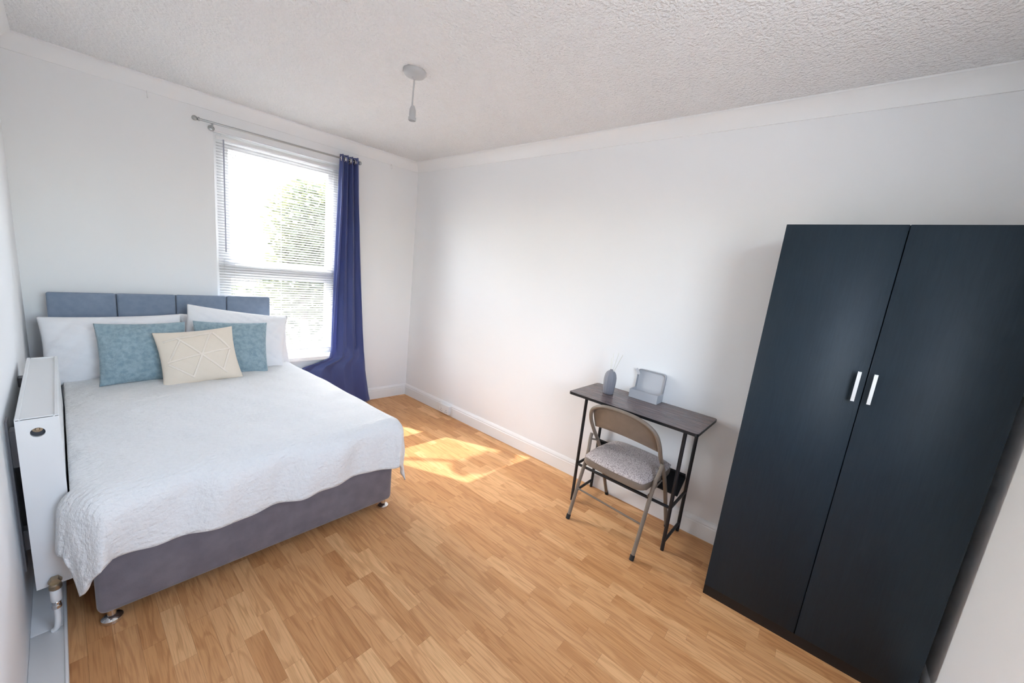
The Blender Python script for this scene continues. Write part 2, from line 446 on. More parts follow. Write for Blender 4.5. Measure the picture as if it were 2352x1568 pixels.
skirt = [(0, 0), (0.018, 0), (0.018, 0.088), (0.014, 0.094), (0.016, 0.100), (0.012, 0.112), (0.006, 0.120), (0.0, 0.124)]
bm = bmesh.new()
sweep_profile(bm, skirt, lambda p: (XR - p[0], YN, p[1]), lambda p: (XR - p[0], AY, p[1]))
struct(obj('baseboard_right', bm, 'trim', smooth=30), 'white moulded skirting board behind the desk')
bm = bmesh.new()
sweep_profile(bm, skirt, lambda p: wp(0.0, p[0], p[1]), lambda p: wp(aL - 0.01, p[0], p[1]))
struct(obj('baseboard_window', bm, 'trim', smooth=30), 'white moulded skirting board under the window')
bm = bmesh.new()
sweep_profile(bm, skirt, lambda p: (XL, YN + p[0], p[1]), lambda p: (XR, YN + p[0], p[1]))
struct(obj('baseboard_near', bm, 'trim', smooth=30), 'white moulded skirting board beside the wardrobe')
# low white pipe board along the left wall, two lengths butted under the radiator valve
base_l = struct(bbox('baseboard_left', XL, -0.078, YN, 1.925, 0.0, 0.026, 'trim', bev=0.003), 'low white pipe board along the left wall')
bbox('board_length', XL, -0.078, 1.929, yw(XL) - 0.02, 0.0, 0.024, 'trim', base_l, bev=0.003)
bbox('edge_bead', -0.078, -0.070, YN, yw(XL) - 0.04, 0.0, 0.034, 'trim', base_l, bev=0.003)

# ------------------------------------------------------------------ floor strips
def proj_px(P):
    c = RW.transposed() @ (Vector(P) - Vector((0, 0, CAM_H)))
    if c.z < 0.05: return None
    return (c.x / c.z * F_PX + 1176, c.y / c.z * F_PX + 784, c.z)
LENS = [0.25, 0.29, 0.33, 0.37, 0.41, 0.45]
SWID = 0.0645
stave_mesh = {}
def stave(L):
    if L not in stave_mesh:
        b = bmesh.new(); g = 0.0002
        box(b, -SWID / 2 + g, SWID / 2 - g, -L / 2 + g, L / 2 - g, -0.004, 0.0)
        b.faces.ensure_lookup_table()
        bmesh.ops.recalc_face_normals(b, faces=b.faces)
        me = bpy.data.meshes.new('floor_strip'); b.to_mesh(me); b.free(); me.materials.append(M['oak']); stave_mesh[L] = me
    return stave_mesh[L]
cands = []
ncol = int((XR - XL) / SWID) + 1
rs = random.Random(3)
for c in range(ncol):
    x = XL + (c + 0.5) * SWID
    if x - SWID / 2 > XR: continue
    y = YN - rs.uniform(0, 0.3)
    while y < yw(x) + 0.02:
        L = rs.choice(LENS)
        cands.append((x, y + L / 2, L)); y += L
def shown(x, y):
    if 0.0 < x < 1.33 and 1.78 < y < 3.6: return False         # under the bed
    if x > 2.0 and y < 0.19: return False                    # under the wardrobe
    if x > 1.55 and y < -0.1 : return False
    return True
scored = []
for (x, y, L) in cands:
    s = 0
    cs = [proj_px((x + dx * SWID / 2, y + dy * L / 2, 0)) for dx, dy in ((-1, -1), (1, -1), (1, 1), (-1, 1))]
    if all(cs):
        ar = 0
        for i in range(4):
            p, q = cs[i], cs[(i + 1) % 4]; ar += p[0] * q[1] - q[0] * p[1]
        mxp = sum(p[0] for p in cs) / 4; myp = sum(p[1] for p in cs) / 4
        inv = any(-5 < p[0] < 2357 and -5 < p[1] < 1573 for p in cs)
        if inv and shown(x, y): s = abs(ar) / 2
    scored.append((s, x, y, L))
scored.sort(key=lambda t: -t[0])
near = [t for t in scored[:300] if t[0] > 0]
rest = [t for t in scored if t not in near]
for s, x, y, L in near:
    o = bpy.data.objects.new('floor_strip', stave(L)); COL.objects.link(o); o.parent = floor; o.location = (x, y, 0)
b = bmesh.new()
for s, x, y, L in rest:
    g = 0.0002
    box(b, x - SWID / 2 + g, x + SWID / 2 - g, y - L / 2 + g, y + L / 2 - g, -0.004, 0.0)
o = obj('floor_strips_remaining', b, 'oak_rest', floor); o['kind'] = 'stuff'

# ------------------------------------------------------------------ window
win = empty('window_1', wp((WA0 + WA1) / 2, 0, WZ0)); struct(win, 'white framed window with fixed upper light behind a blind')
bpy.context.view_layer.update()
WI = win.matrix_world.inverted() @ MW        # (a,d,z) -> window local
def wbox(name, a0, a1, d0, d1, z0, z1, m, parent, bev=0.004):
    return bbox(name, a0, a1, d0, d1, z0, z1, m, parent, bev=bev, mx=WI)
fd0, fd1 = -0.135, -0.065
FT = 0.055
wbox('frame_jamb', WA0, WA0 + FT, fd0, fd1, WZ0, WZ1, 'upvc', win)
wbox('frame_jamb', WA1 - FT, WA1, fd0, fd1, WZ0, WZ1, 'upvc', win)
wbox('frame_head', WA0 + FT, WA1 - FT, fd0, fd1, WZ1 - FT, WZ1, 'upvc', win)
wbox('frame_foot', WA0 + FT, WA1 - FT, fd0, fd1, WZ0, WZ0 + 0.07, 'upvc', win)
wbox('transom', WA0 + FT, WA1 - FT, fd0, fd1 + 0.01, 1.245, 1.335, 'upvc', win)
SA0, SA1 = WA0 + FT, WA1 - FT
SF = 0.042
for (z0, z1) in ((WZ0 + 0.07, 1.245), (1.335, WZ1 - FT)):
    bm = bmesh.new()
    box(bm, SA0, SA0 + SF, -0.125, -0.075, z0, z1); box(bm, SA1 - SF, SA1, -0.125, -0.075, z0, z1)
    box(bm, SA0 + SF, SA1 - SF, -0.125, -0.075, z1 - 0.040, z1); box(bm, SA0 + SF, SA1 - SF, -0.125, -0.075, z0, z0 + 0.012)
    bmesh.ops.transform(bm, matrix=WI, verts=bm.verts)
    s = obj('sash_frame', bm, 'upvc', win)
    bm = bmesh.new()
    vs = [bm.verts.new(WI @ Vector(v)) for v in ((SA0 + SF, -0.10, z0), (SA1 - SF, -0.10, z0), (SA1 - SF, -0.10, z1), (SA0 + SF, -0.10, z1))]
    bm.faces.new(vs); obj('pane', bm, 'glass', win)
# sill board
bm = bmesh.new(); box(bm, WA0 - 0.04, WA1 + 0.04, 0.0, 0.055, WZ0 - 0.032, WZ0); box(bm, WA0, WA1, fd1, 0.002, WZ0 - 0.032, WZ0 - 0.0)
bmesh.ops.transform(bm, matrix=WI, verts=bm.verts); obj('window_sill', bm, 'trim', win)

w2 = empty('fill_window', ((NX0 + NX1) / 2, YN, NZ0)); struct(w2, 'added white framed window behind the viewpoint, brings in fill light')  # invented opening out of view, there for fill daylight
W2 = Matrix.Translation((-(NX0 + NX1) / 2, -YN, -NZ0))
bm = bmesh.new(); y0_, y1_ = YN - 0.10, YN - 0.04
box(bm, NX0, NX0 + 0.05, y0_, y1_, NZ0, NZ1); box(bm, NX1 - 0.05, NX1, y0_, y1_, NZ0, NZ1)
box(bm, NX0 + 0.05, NX1 - 0.05, y0_, y1_, NZ0, NZ0 + 0.05); box(bm, NX0 + 0.05, NX1 - 0.05, y0_, y1_, NZ1 - 0.05, NZ1)
bmesh.ops.transform(bm, matrix=W2, verts=bm.verts); obj('window_frame', bm, 'upvc', w2)
bm = bmesh.new(); bm.faces.new([bm.verts.new(W2 @ Vector(v)) for v in ((NX0 + 0.05, YN - 0.07, NZ0 + 0.05), (NX1 - 0.05, YN - 0.07, NZ0 + 0.05), (NX1 - 0.05, YN - 0.07, NZ1 - 0.05), (NX0 + 0.05, YN - 0.07, NZ1 - 0.05))])
obj('pane', bm, 'glass', w2)

# ------------------------------------------------------------------ venetian blind
BA0, BA1 = WA0 + 0.012, WA1 - 0.018
blind = empty('venetian_blind', wp((BA0 + BA1) / 2, -0.034, WZ0 + 0.07))
tag(blind, 'white slatted venetian blind lowered over the whole window', 'blind')
bpy.context.view_layer.update()
BI = blind.matrix_world.inverted() @ MW
bd = -0.034
bbox('headrail', BA0, BA1, bd - 0.013, bd + 0.013, WZ1 - 0.05, WZ1 - 0.022, 'upvc', blind, bev=0.003, mx=BI)
bbox('bottom_rail', BA0, BA1, bd - 0.012, bd + 0.012, WZ0 + 0.055, WZ0 + 0.068, 'upvc', blind, bev=0.003, mx=BI)
SW_, TILT = 0.025, math.radians(24)
bm = bmesh.new()
segs = 5; L = BA1 - BA0
rows = []
for i in range(segs + 1):
    t = (i / segs - 0.5) * SW_
    h = 0.0018 * (1 - (2 * i / segs - 1) ** 2)
    # local: x along, y into the room, z up; inner edge low, outer edge high
    y = t * math.cos(TILT) + h * math.sin(TILT); z = -t * math.sin(TILT) + h * math.cos(TILT)
    rows.append((bm.verts.new((-L / 2, y, z)), bm.verts.new((L / 2, y, z))))
for r0, r1 in zip(rows, rows[1:]): bm.faces.new((r0[0], r0[1], r1[1], r1[0]))
slat_me = bpy.data.meshes.new('slat'); bm.to_mesh(slat_me); bm.free(); slat_me.materials.append(M['slat'])
for p in slat_me.polygons: p.use_smooth = True
base_rot = (blind.matrix_world.inverted().to_3x3() @ MW.to_3x3())
z = WZ0 + 0.085
while z < WZ1 - 0.06:
    o = bpy.data.objects.new('slat', slat_me); COL.objects.link(o); o.parent = blind
    R4 = base_rot.to_4x4()
    tw = Matrix.Rotation(rs.uniform(-0.02, 0.02), 4, 'X')
    o.matrix_local = Matrix.Translation(BI @ Vector(((BA0 + BA1) / 2, bd, z))) @ R4 @ tw
    z += 0.0205
for a in (BA0 + 0.10, (BA0 + BA1) / 2 + 0.02, BA1 - 0.10):
    bm = bmesh.new()
    for dd in (-0.0105, 0.0105):
        tube(bm, [BI @ Vector((a, bd + dd, WZ0 + 0.06)), BI @ Vector((a, bd + dd, WZ1 - 0.05))], 0.0008, 5)
    obj('ladder_cord', bm, 'cord', blind)
tube_obj('tilt_wand', [BI @ Vector((1.618, bd + 0.022, 2.215)), BI @ Vector((1.62, bd + 0.024, 1.40))], 0.0042, 'wand', blind, 8)

# ------------------------------------------------------------------ curtain pole and curtain
RD, RZ = 0.062, 2.293
pole = empty('curtain_pole', wp(1.70, 0, RZ)); tag(pole, 'thin steel curtain pole with ball finial above the window', 'curtain pole')
bpy.context.view_layer.update(); PI_ = pole.matrix_world.inverted() @ MW
tube_obj('rod', [PI_ @ Vector((1.76, RD, RZ)), PI_ @ Vector((0.66, RD, RZ + 0.012))], 0.0075, 'rod', pole)
for a, nm in ((1.775, 'finial'), (0.645, 'finial')):
    bm = bmesh.new(); bmesh.ops.create_uvsphere(bm, u_segments=16, v_segments=10, radius=0.017, matrix=Matrix.Translation(PI_ @ Vector((a + (0.012 if a > 1 else -0.012), RD, RZ if a > 1 else RZ + 0.012))))
    lathe(bm, [(0.011, 0), (0.013, 0.006), (0.011, 0.012)], 14, mx=Matrix.Translation(PI_ @ Vector((a - (0.016 if a > 1 else -0.004), RD, RZ if a > 1 else RZ + 0.012))) @ base_rot.to_4x4() @ Matrix.Rotation(PI / 2, 4, 'Y'))
    obj(nm, bm, 'rod', pole, smooth=60)
for a in (1.69, 0.72):
    bm = bmesh.new()
    tube(bm, [PI_ @ Vector((a, 0.0, RZ - 0.025)), PI_ @ Vector((a, RD - 0.012, RZ - 0.02)), PI_ @ Vector((a, RD, RZ - 0.006))], 0.006, 8)
    lathe(bm, [(0.02, 0), (0.02, 0.006), (0.014, 0.010)], 16, mx=Matrix.Translation(PI_ @ Vector((a, 0.0, RZ - 0.025))) @ base_rot.to_4x4() @ Matrix.Rotation(-PI / 2, 4, 'X'))
    obj('wall_bracket', bm, 'rod', pole, smooth=50)

def lerp_tab(tab, z):
    if z >= tab[0][0]: return tab[0][1]
    for (z0, v0), (z1, v1) in zip(tab, tab[1:]):
        if z >= z1: return v1 + (v0 - v1) * (z - z1) / (z0 - z1)
    return tab[-1][1]
CR = [(2.33, 0.655), (2.05, 0.638), (1.75, 0.614), (1.23, 0.581), (0.76, 0.551), (0.36, 0.515), (0.10, 0.470), (0.02, 0.450)]
CL = [(2.33, 0.808), (2.0, 0.815), (1.4, 0.831), (1.0, 0.844), (0.60, 0.856), (0.50, 0.870), (0.47, 0.97), (0.43, 1.10), (0.38, 1.16), (0.02, 1.17)]
cur = empty('curtain', wp(0.70, 0.09, 0.02)); tag(cur, 'navy blue eyelet curtain drawn to the right of the window', 'curtain')
bpy.context.view_layer.update(); CI = cur.matrix_world.inverted() @ MW
bm = bmesh.new(); NU, NZ = 96, 90
grid = []
for j in range(NZ + 1):
    zz = 0.02 + (2.335 - 0.02) * j / NZ
    row = []
    ar, al = lerp_tab(CR, zz), lerp_tab(CL, zz)
    aln = lerp_tab(CL, max(zz, 0.60))
    for i in range(NU + 1):
        u = i / NU
        a = ar + (al - ar) * u
        k = (2.33 - zz) / 2.33
        ph = 2 * PI * 3.5 * u + 0.5 * math.sin(2.2 * zz + 4 * u)
        amp = 0.032 * (1 - 0.25 * k) * (1 - 0.3 * u)
        d = RD + 0.004 + amp * math.sin(ph) + 0.008 * math.sin(9 * u + 3 * zz)
        # sideways lean of pleats
        a += 0.008 * math.sin(2 * ph) * (1 - u * (1 - u))
        if zz < 0.55:                                            # spreads under the sill
            w = min(1, (0.55 - zz) / 0.1); d = d * (1 - 0.25 * w * u) + 0.01 * w
        else:
            d = max(d, 0.016 if a < WA0 - 0.06 else 0.012)
        if 0.45 < zz < 0.58 and d < 0.064: d = 0.064
        row.append(bm.verts.new(CI @ Vector((a, max(d, 0.024), zz))))
    grid.append(row)
for j in range(NZ):
    for i in range(NU): bm.faces.new((grid[j][i], grid[j][i + 1], grid[j + 1][i + 1], grid[j + 1][i]))
o = obj('fabric', bm, 'curtain', cur, smooth=180)
md = o.modifiers.new('thickness', 'SOLIDIFY'); md.thickness = 0.0025
for i, u in enumerate((0.07, 0.22, 0.36, 0.5, 0.64, 0.79, 0.93)):
    ar, al = lerp_tab(CR, RZ), lerp_tab(CL, RZ); a = ar + (al - ar) * u
    bm = bmesh.new()
    ring = []
    for k in range(20):
        t = 2 * PI * k / 20
        ring.append(CI @ Vector((a + 0.006 * math.cos(t) * (-1) ** i, RD + 0.021 * math.cos(t), RZ + 0.006 + 0.021 * math.sin(t))))
    tube(bm, ring, 0.0045, 8, closed=True)
    obj('eyelet_ring', bm, 'chrome', cur, smooth=60)

# old pole hooks left under the cornice
for a, lab in ((2.017, 'small white hook under the cornice left of the window'), (0.302, 'small white hook under the cornice right of the curtain')):
    bm = bmesh.new()
    P = lambda dd, z: wp(a, dd, z) - wp(a, 0, 2.37)
    tube(bm, smooth_path([P(0, 2.385), P(0.02, 2.385), P(0.026, 2.372), P(0.026, 2.352), P(0.018, 2.345)], 4), 0.0035, 8)
    tube(bm, [P(0.0, 2.385), P(0.004, 2.385)], 0.009, 10)
    h = obj('wall_hook', bm, 'trim', smooth=50); h.location = wp(a, 0, 2.37)
    tag(h, lab, 'hook', 'old curtain hooks')

# ------------------------------------------------------------------ bed
BR = math.radians(3.0)
FA, FD = 1.705, 1.835
def bp(s, t, z):          # bed coordinates: s to the left, t towards the head
    return wp(FA + s * math.cos(BR) + t * math.sin(BR), FD + s * math.sin(BR) - t * math.cos(BR), z)
O_ = bp(0, 0, 0); SX = bp(1, 0, 0) - O_; TX = bp(0, 1, 0) - O_
MB = Matrix(((SX.x, TX.x, 0, O_.x), (SX.y, TX.y, 0, O_.y), (0, 0, 1, 0), (0, 0, 0, 1)))   # handedness: s left, t head => z down side; only for points
bed = empty('divan_bed', (O_.x, O_.y, 0)); tag(bed, 'double divan bed with grey velvet base and slate headboard', 'bed')
bpy.context.view_layer.update(); BDI = bed.matrix_world.inverted() @ MB
BW = 0.605; BL = 1.76
bbox('base', -BW, BW, 0.0, BL, 0.055, 0.355, 'velvet', bed, bev=0.028, seg=4, mx=BDI)
SHEAR = Matrix(((1, 0.056, 0, 0), (0, 1, 0, 0), (0, 0, 1, 0), (0, 0, 0, 1)))
BDS = BDI @ SHEAR
bbox('mattress', -BW, BW, 0.0, BL - 0.03, 0.357, 0.545, 'linen', bed, bev=0.045, seg=4, mx=BDS)
for s, t in ((-0.568, 0.036), (0.568, 0.036), (-0.53, 0.88), (0.53, 0.88), (-0.53, 1.69), (0.53, 1.69)):
    bm = bmesh.new(); p = BDI @ Vector((s, t, 0))
    lathe(bm, [(0.024, 0.0), (0.031, 0.004), (0.031, 0.016), (0.022, 0.024), (0.013, 0.028), (0.013, 0.056)], 20, mx=Matrix.Translation(p))
    obj('glide_foot', bm, 'chrome', bed, smooth=40)
HS0, HS1 = -0.452, 0.728
bbox('headboard_back', HS0 + 0.006, HS1 - 0.006, BL + 0.012, BL + 0.036, 0.12, 1.062, 'headboard', bed, bev=0.004, mx=BDI)
pw = (HS1 - HS0) / 4
for i in range(4):
    bbox('headboard_panel', HS0 + i * pw + 0.0015, HS0 + (i + 1) * pw - 0.0015, BL - 0.022, BL + 0.012, 0.30, 1.068, 'headboard', bed, bev=0.013, seg=4, mx=BDI)

# duvet
def duvet():
    bm = bmesh.new(); TOP = 0.585; RHO = 0.085
    w2 = BW - 0.025; NXg, NYg = 150, 150
    x0, x1 = -(BW + 0.27), BW + 0.24
    y0, y1 = -0.285, 1.50
    g = []
    for j in range(NYg + 1):
        y = y0 + (y1 - y0) * j / NYg; row = []
        for i in range(NXg + 1):
            x = x0 + (x1 - x0) * i / NXg
            ex = max(0.0, abs(x) - w2 + 0.02); ey = max(0.0, -(y - 0.02)); sg = 1 if x > 0 else -1
            e = math.hypot(ex, ey) if (ex > 0 and ey > 0) else max(ex, ey)
            ux_, uy_ = (ex / e * sg, -ey / e) if e > 1e-6 else (0, 0)
            if e > 1e-6:
                ph = min(e / RHO, PI / 2)
                out = RHO * math.sin(ph); drop = RHO * (1 - math.cos(ph)) + max(0.0, e - RHO * PI / 2)
            else: out = drop = 0.0
            # hem waviness
            cx = min(max(x, -w2 + 0.02), w2 - 0.02)
            if x > 0: cx *= 1 + 0.075 * min(1, max(0, y) / 0.12)
            cy = max(y, 0.02)
            out *= 0.95
            flare = 0.10 * drop
            if sg > 0 and ex > 0:                       # radiator side: hangs close to the mattress
                lim = 1.0 if y < 0.02 else max(0.0, 1 - (y - 0.02) / 0.10)
                flare *= 0.3 + 0.9 * lim
            px = cx + ux_ * (out + flare); py = cy + uy_ * (out + flare)
            z = TOP - drop
            # soft crown, folds
            crown = 0.022 * (1 - min(1, (abs(x) / w2)) ** 4) * (1 - math.exp(-max(0, y) * 6))
            z += crown
            n = 0.010 * noise2(x * 4, y * 3.5, 0.3) + 0.005 * noise2(x * 11, y * 9, 1.7)
            diag = math.sin((x * 1.0 + y * 0.55) * 15 + 1.2 * noise2(x * 2, y * 2, 2.0))
            if ey > 0:
                k = min(1, ey / 0.15)
                fold = (0.021 * diag + 0.008 * math.sin(x * 37 + y * 9)) * k
                py -= fold * 0.9; px += 0.004 * diag * k
                z += 0.012 * noise2(x * 5, 0, 4.0) * k
            elif ex > 0:
                k = min(1, ex / 0.15)
                px += sg * (0.010 * math.sin(y * 16 + 1) ) * k * (0.3 if sg > 0 else 1)
                z += 0.01 * noise2(y * 5, 0, 1.0) * k
            else:
                z += n + 0.0022 * diag + 0.003 * math.sin((y * 1.0 + 0.18 * x) * 34 + noise2(x * 3, y * 3, 5)) * (0.4 + 0.6 * (x < 0.1))
            # pressed flat under the pillows
            if y > 1.05: z -= 0.012 * min(1, (y - 1.05) / 0.2)
            P_ = BDS @ Vector((px, py, z))
            if P_.y + O_.y > 1.90 and P_.x + O_.x < -0.030: P_.x = -0.030 - O_.x      # rests against the radiator
            row.append(bm.verts.new(P_))
        g.append(row)
    for j in range(NYg):
        for i in range(NXg): bm.faces.new((g[j][i], g[j][i + 1], g[j + 1][i + 1], g[j + 1][i]))
    return bm
bm = duvet()
o = obj('duvet', bm, 'fleece', smooth=180); o.location = (O_.x, O_.y, 0)
md = o.modifiers.new('thickness', 'SOLIDIFY'); md.thickness = 0.014; md.offset = -1
tag(o, 'white crinkled duvet spread over the divan bed', 'duvet')

# pillows and cushions
def pillow_surf(u, v, W, H, Tk, pinch):
    hw = W / 2 * (1 - pinch * (1 - v * v)); hh = H / 2 * (1 - pinch * (1 - u * u))
    fu = max(0.0, 1 - abs(u) ** 2.4); fv = max(0.0, 1 - abs(v) ** 2.4)
    return u * hw, v * hh, Tk / 2 * (fu ** 0.55) * (fv ** 0.55)

def pillow(name, W, H, Tk, m, c, tilt, roll=0.0, yaw=0.0, pinch=0.06, seed=0, wr=0.006, sag=0.0):
    """c = centre in (a, d, z); tilt = lean back from upright; roll about the facing axis; yaw about z."""
    bm = bmesh.new(); N = 40; fr, bk = [], []
    for j in range(N + 1):
        r0, r1 = [], []
        for i in range(N + 1):
            u = -math.cos(PI * i / N); v = -math.cos(PI * j / N)
            u = 0.55 * u + 0.45 * (2 * i / N - 1); v = 0.55 * v + 0.45 * (2 * j / N - 1)
            x, y, z = pillow_surf(u, v, W, H, Tk, pinch)
            e = (1 - u * u) * (1 - v * v)
            n = wr * noise2(u * 4, v * 4, seed) * min(1, 3 * e) + wr * 0.5 * noise2(u * 9, v * 8, seed + 3) * min(1, 3 * e)
            y -= sag * (1 - u * u) * (v > 0) * v
            edge = i in (0, N) or j in (0, N)
            p = bm.verts.new((x, y, z + n if not edge else 0)); r0.append(p)
            r1.append(p if edge else bm.verts.new((x, y, -z * 0.85)))
        fr.append(r0); bk.append(r1)
    for j in range(N):
        for i in range(N):
            bm.faces.new((fr[j][i], fr[j][i + 1], fr[j + 1][i + 1], fr[j + 1][i]))
            q = (bk[j][i], bk[j + 1][i], bk[j + 1][i + 1], bk[j][i + 1])
            try: bm.faces.new(q)
            except ValueError: pass
    o = obj(name, bm, m, smooth=180)
    # local: x to the right as seen from the foot, y up, z towards the viewer
    P = wp(*c)
    xr = UX; up = Vector((0, 0, 1)); fw = -NW
    base = Matrix((xr, up, fw)).transposed()
    rot = Matrix.Rotation(yaw, 3, 'Y') @ Matrix.Rotation(-tilt, 3, 'X') @ Matrix.Rotation(roll, 3, 'Z')
    o.matrix_world = Matrix.Translation(P) @ (base @ rot).to_4x4()
    return o

D = math.radians
p1 = pillow('pillow', 0.635, 0.42, 0.17, 'linen', (2.232, 0.325, 0.752), D(24), D(1.5), 0, 0.05, 1, 0.012)
tag(p1, 'white pillow at the left of the headboard, behind the left blue cushion', 'pillow', 'white pillows')
p2 = pillow('pillow', 0.68, 0.40, 0.14, 'linen', (1.590, 0.225, 0.745), D(16), D(-1), 0, 0.05, 2, 0.006)
tag(p2, 'white pillow nearest the window, mostly hidden by the tilted one', 'pillow', 'white pillows')
p3 = pillow('pillow', 0.62, 0.42, 0.13, 'linen', (1.615, 0.365, 0.790), D(22), D(-9), 0, 0.05, 3, 0.010)
tag(p3, 'tilted white pillow with one corner raised against the headboard', 'pillow', 'white pillows')
c1 = pillow('cushion', 0.41, 0.375, 0.13, 'cush_blue', (2.115, 0.52, 0.758), D(24), D(0), D(4), 0.05, 4, 0.005)
tag(c1, 'blue-green textured cushion left of the cream cushion', 'cushion', 'scatter cushions')
c2 = pillow('cushion', 0.42, 0.39, 0.13, 'cush_blue', (1.680, 0.540, 0.752), D(22), D(-2), D(-4), 0.05, 5, 0.005)
tag(c2, 'blue-green textured cushion right of the cream cushion', 'cushion', 'scatter cushions')
CW, CH, CT = 0.40, 0.36, 0.13
c3 = pillow('cushion', CW, CH, CT, 'cush_cream', (1.868, 0.665, 0.745), D(27), D(5), D(0), 0.07, 6, 0.003)
tag(c3, 'small cream cushion with pale tufted triangle lines', 'cushion', 'scatter cushions')
lines = [((-0.86, -0.15), (0.84, 0.12)), ((-0.52, 0.72), (0.60, -0.80)), ((-0.28, -0.8), (0.38, 0.85)), ((-0.80, -0.10), (-0.42, 0.66)),
         ((-0.84, -0.22), (-0.25, -0.82)), ((0.42, 0.80), (0.84, 0.12)), ((0.82, 0.06), (0.52, -0.66)), ((-0.85, 0.60), (-0.38, 0.72)), ((-0.40, 0.70), (0.40, 0.80))]
for (a0, b0), (a1, b1) in lines:
    bm = bmesh.new(); n = 22; prev = None
    ln = math.hypot(a1 - a0, b1 - b0); nx_, ny_ = -(b1 - b0) / ln * 0.034, (a1 - a0) / ln * 0.036
    for k in range(n + 1):
        t = k / n; u = a0 + (a1 - a0) * t; v = b0 + (b1 - b0) * t; rr = []
        for q, lift in ((-1, 0.0015), (-0.7, 0.0055), (0.7, 0.0055), (1, 0.0015)):
            uu, vv = u + nx_ * q, v + ny_ * q
            x, y, z = pillow_surf(uu, vv, CW, CH, CT, 0.07)
            e = (1 - uu * uu) * (1 - vv * vv)
            z += 0.003 * noise2(uu * 4, vv * 4, 6) * min(1, 3 * e) + 0.0015 * noise2(uu * 9, vv * 8, 9) * min(1, 3 * e)
            rr.append(bm.verts.new((x, y, z + lift)))
        if prev:
            for q in range(3): bm.faces.new((prev[q], prev[q + 1], rr[q + 1], rr[q]))
        prev = rr
    obj('tufted_line', bm, 'cush_line', c3, smooth=60)

# ------------------------------------------------------------------ radiator
RX0, RX1, RY0, RY1, RZ0, RZ1 = -0.128, -0.036, 1.93, 2.83, 0.20, 0.84
rad = empty('radiator', ((RX0 + RX1) / 2, RY0, RZ0)); tag(rad, 'white double panel radiator on the left wall beside the bed', 'radiator')
o3 = Vector(((RX0 + RX1) / 2, RY0, RZ0)); RT = Matrix.Translation(-o3)
bbox('front_panel', RX1 - 0.012, RX1, RY0 + 0.004, RY1 - 0.004, RZ0 + 0.006, RZ1 - 0.006, 'rad', rad, bev=0.005, mx=RT)
bbox('back_panel', RX0, RX0 + 0.012, RY0 + 0.004, RY1 - 0.004, RZ0 + 0.006, RZ1 - 0.006, 'rad', rad, bev=0.005, mx=RT)
# end panels: the near one has a round hole, so build it from a ring of quads
def end_panel(y, hole):
    bm = bmesh.new(); cx, cz, r = (RX0 + RX1) / 2 - 0.002, 0.787, 0.0165; n = 24
    out, inn = [], []
    x0, x1, z0, z1 = RX0 - 0.001, RX1 + 0.001, RZ0, RZ1 - 0.002
    for k in range(n):
        a = 2 * PI * (k + 0.5) / n; c, s = math.cos(a), math.sin(a)
        tx = ((x1 - cx) / c if c > 0 else (x0 - cx) / c) if abs(c) > 1e-6 else 1e9
        tz = ((0.045) / s if s > 0 else (-0.045) / s) if abs(s) > 1e-6 else 1e9
        t = min(tx, tz); out.append((cx + c * t, cz + s * t)); inn.append((cx + c * r, cz + s * r))
    for X_, Z_ in ((x0, cz - 0.045), (x0, cz + 0.045), (x1, cz - 0.045), (x1, cz + 0.045)):
        kk = min(range(n), key=lambda k: (out[k][0] - X_) ** 2 + (out[k][1] - Z_) ** 2); out[kk] = (X_, Z_)
    yo, yi = y, y + (0.010 if hole else -0.010)
    vo = [bm.verts.new((p[0], yo, p[1])) for p in out]; vi = [bm.verts.new((p[0], yo, p[1])) for p in inn]; vb = [bm.verts.new((p[0], yi, p[1])) for p in inn]; vc = [bm.verts.new((p[0], yi, p[1])) for p in out]
    for k in range(n):
        q = (k + 1) % n
        bm.faces.new((vo[k], vo[q], vi[q], vi[k])); bm.faces.new((vi[k], vi[q], vb[q], vb[k]))
        bm.faces.new((vo[k], vo[q], vc[q], vc[k]))
    ylo, yhi = min(yo, yi), max(yo, yi)
    box(bm, x0, x1, ylo, yhi, z0, cz - 0.045); 
    box(bm, x0, x1, ylo + 0.0, yhi, cz + 0.045, z1) if cz + 0.045 < z1 else None
    bmesh.ops.transform(bm, matrix=RT, verts=bm.verts)
    return obj('end_panel', bm, 'rad', rad)
end_panel(RY0, True)
bbox('end_panel', RX0 - 0.001, RX1 + 0.001, RY1 - 0.010, RY1, RZ0, RZ1 - 0.002, 'rad', rad, bev=0.003, mx=RT)
bbox('hole_shade', RX0 + 0.004, RX1 - 0.004, RY0 + 0.0105, RY0 + 0.020, 0.72, 0.83, 'rad_dark', rad, mx=RT)  # near-black sheet behind the round hole, stands for the shade inside
bm = bmesh.new(); lathe(bm, [(0.0125, 0), (0.0125, 0.006), (0.006, 0.007), (0.004, 0.012)], 16, mx=RT @ Matrix.Translation(((RX0 + RX1) / 2 - 0.002, RY0 + 0.0112, 0.7985)) @ Matrix.Rotation(PI / 2, 4, 'X'))
obj('vent_plug', bm, 'brass', rad, smooth=40)
# top grille: frame plus slats
bm = bmesh.new()
box(bm, RX0 - 0.001, RX0 + 0.010, RY0, RY1, RZ1 - 0.006, RZ1 + 0.002); box(bm, RX1 - 0.010, RX1 + 0.001, RY0, RY1, RZ1 - 0.006, RZ1 + 0.002)
box(bm, RX0 + 0.010, RX1 - 0.010, RY0, RY0 + 0.012, RZ1 - 0.006, RZ1 + 0.001); box(bm, RX0 + 0.010, RX1 - 0.010, RY1 - 0.012, RY1, RZ1 - 0.006, RZ1 + 0.001)
bevel(bm, 0.002, 1); bmesh.ops.transform(bm, matrix=RT, verts=bm.verts); obj('grille_rim', bm, 'rad', rad)
bbox('top_grille', RX0 + 0.010, RX1 - 0.010, RY0 + 0.012, RY1 - 0.012, RZ1 - 0.008, RZ1 - 0.003, 'rad', rad, mx=RT)
